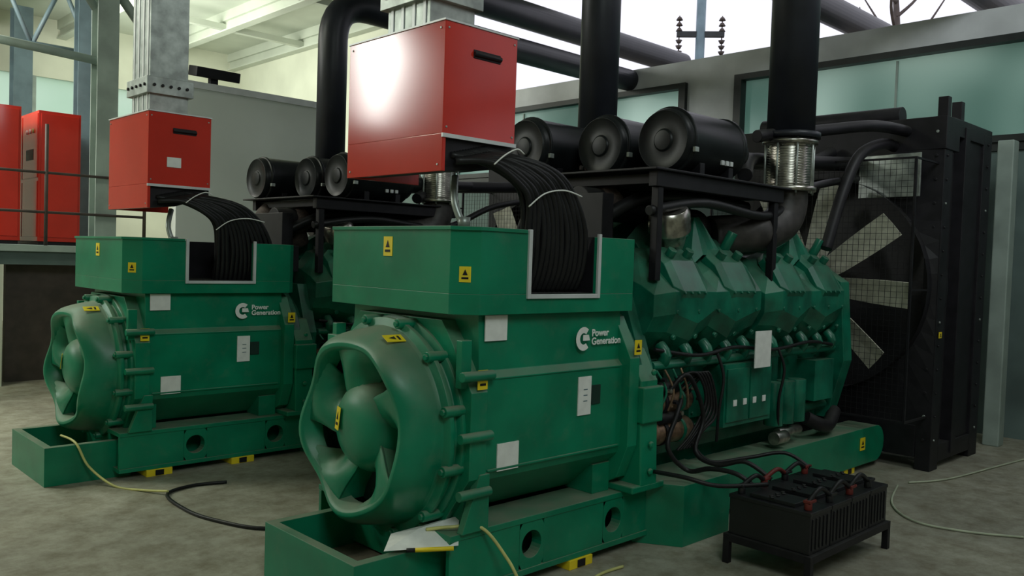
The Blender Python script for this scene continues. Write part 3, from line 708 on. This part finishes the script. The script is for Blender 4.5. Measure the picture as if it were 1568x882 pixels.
m.cyl((2.0,11,3.9),(3.5,10.9,3.8),.05,STEELG,seg=8)
m.obj()
def cabinet(x0,x1,y0,y1):
    m=MB("electrical_cabinet")
    m.box((x0,y0,1.62),(x1,y1,3.42),RED);m.box((x0+.02,y0+.02,1.571),(x1-.02,y1-.02,1.62),BLACK)
    n=2;w=(y1-y0)/n
    for i in range(n):
        m.box((x0-.012,y0+w*i+.02,1.68),(x0,y0+w*(i+1)-.02,2.45),RED);m.box((x0-.012,y0+w*i+.02,2.5),(x0,y0+w*(i+1)-.02,3.38),RED)
        for k in range(3): m.cyl((x0-.012,y0+w*i+.2+.15*k,3.15),(x0-.03,y0+w*i+.2+.15*k,3.15),.03,WHITE if k else CABY,seg=12)
        m.box((x0-.016,y0+w*i+.2,2.75),(x0-.012,y0+w*i+.55,2.9),BLACK)
    m.box((x0+.03,y0-.012,1.68),(x1-.03,y0,3.38),RED)
    m.obj(None,.004)
cabinet(3.42,3.96,13.0,14.5);cabinet(3.42,3.96,14.53,16.0);cabinet(2.62,3.18,12.9,13.9)
m=MB("utility_pole");m.cyl((17.1,11.6,-.12),(17.1,11.6,9.5),.11,STEELB,seg=12)
m.box((16.55,11.54,6.96),(17.65,11.66,7.08),FRAME,rot=Matrix.Rotation(math.radians(-50),3,'Z'))
for s_ in (-.5,.5):
    for k in range(3): m.cyl((17.1+s_*.65,11.6-s_*.75,7.09+.13*k),(17.1+s_*.65,11.6-s_*.75,7.16+.13*k),.08,RAIL,r1=.04,seg=12)
    for k in range(3): m.cyl((17.1+s_*.65,11.6-s_*.75,6.55+.13*k),(17.1+s_*.65,11.6-s_*.75,6.62+.13*k),.04,RAIL,r1=.08,seg=12)
    m.cyl((17.1+s_*.65,11.6-s_*.75,6.5),(17.1+s_*.65,11.6-s_*.75,7.45),.015,RAIL,seg=6)
m.obj()
m=MB("bare_tree");m.tube([(21,8.6,-.12),(21.1,8.7,4),(21,8.6,7),(21.2,8.9,9.5)],(.16,.05),RAIL,seg=8)
for k in range(9):
    z=6+.35*k;a=k*2.4;m.tube([(21,8.65,z),(21+.6*math.cos(a),8.65+.6*math.sin(a),z+.6),(21+1.1*math.cos(a+.3),8.65+1.1*math.sin(a+.3),z+1.5)],(.05,.012),RAIL,seg=6)
m.obj()
# ================================================================ LIGHT
w=bpy.data.worlds.new("world");S.world=w;w.use_nodes=True
w.node_tree.nodes["Background"].inputs[0].default_value=(.90,.90,1.0,1);w.node_tree.nodes["Background"].inputs[1].default_value=1.12
def area(name,loc,tgt,sx,sy,power,col):
    l=bpy.data.lights.new(name,'AREA');l.shape='RECTANGLE';l.size=sx;l.size_y=sy;l.energy=power;l.color=col
    o=bpy.data.objects.new(name,l);o.location=loc;o.rotation_euler=(Vector(tgt)-Vector(loc)).to_track_quat('-Z','Y').to_euler();COL.objects.link(o);return o
area("window_light",(-4.9,14.0,5.1),(0,12.3,4.3),.8,1.8,260,(.97,1,.95))
area("fill_light",(-0.8,8.8,5.7),(-.6,8.6,0),1.2,2.4,165,(.95,1,.82))
area("fill_light",(0.3,-1.5,5.2),(2.2,3.0,.8),2.0,2.0,95,(.88,1,.98))  # added fill from the camera side to light the genset flanks
area("fill_light",(5.0,15.5,4.6),(7.8,15.8,4.8),3,1.5,190,(.96,1,.87))  # added fill that brightens the rear of the hall
area("fill_light",(1.0,13,5.6),(3.5,14,2.5),1.5,1.5,230,(1,.98,.88))  # added fill to brighten the left faces of the red cabinets
area("fill_light",(5.5,0.2,5.5),(9.3,4.0,4.2),1.4,1.4,70,(.92,.98,1))  # added fill aimed at the east wall to lift its pale band
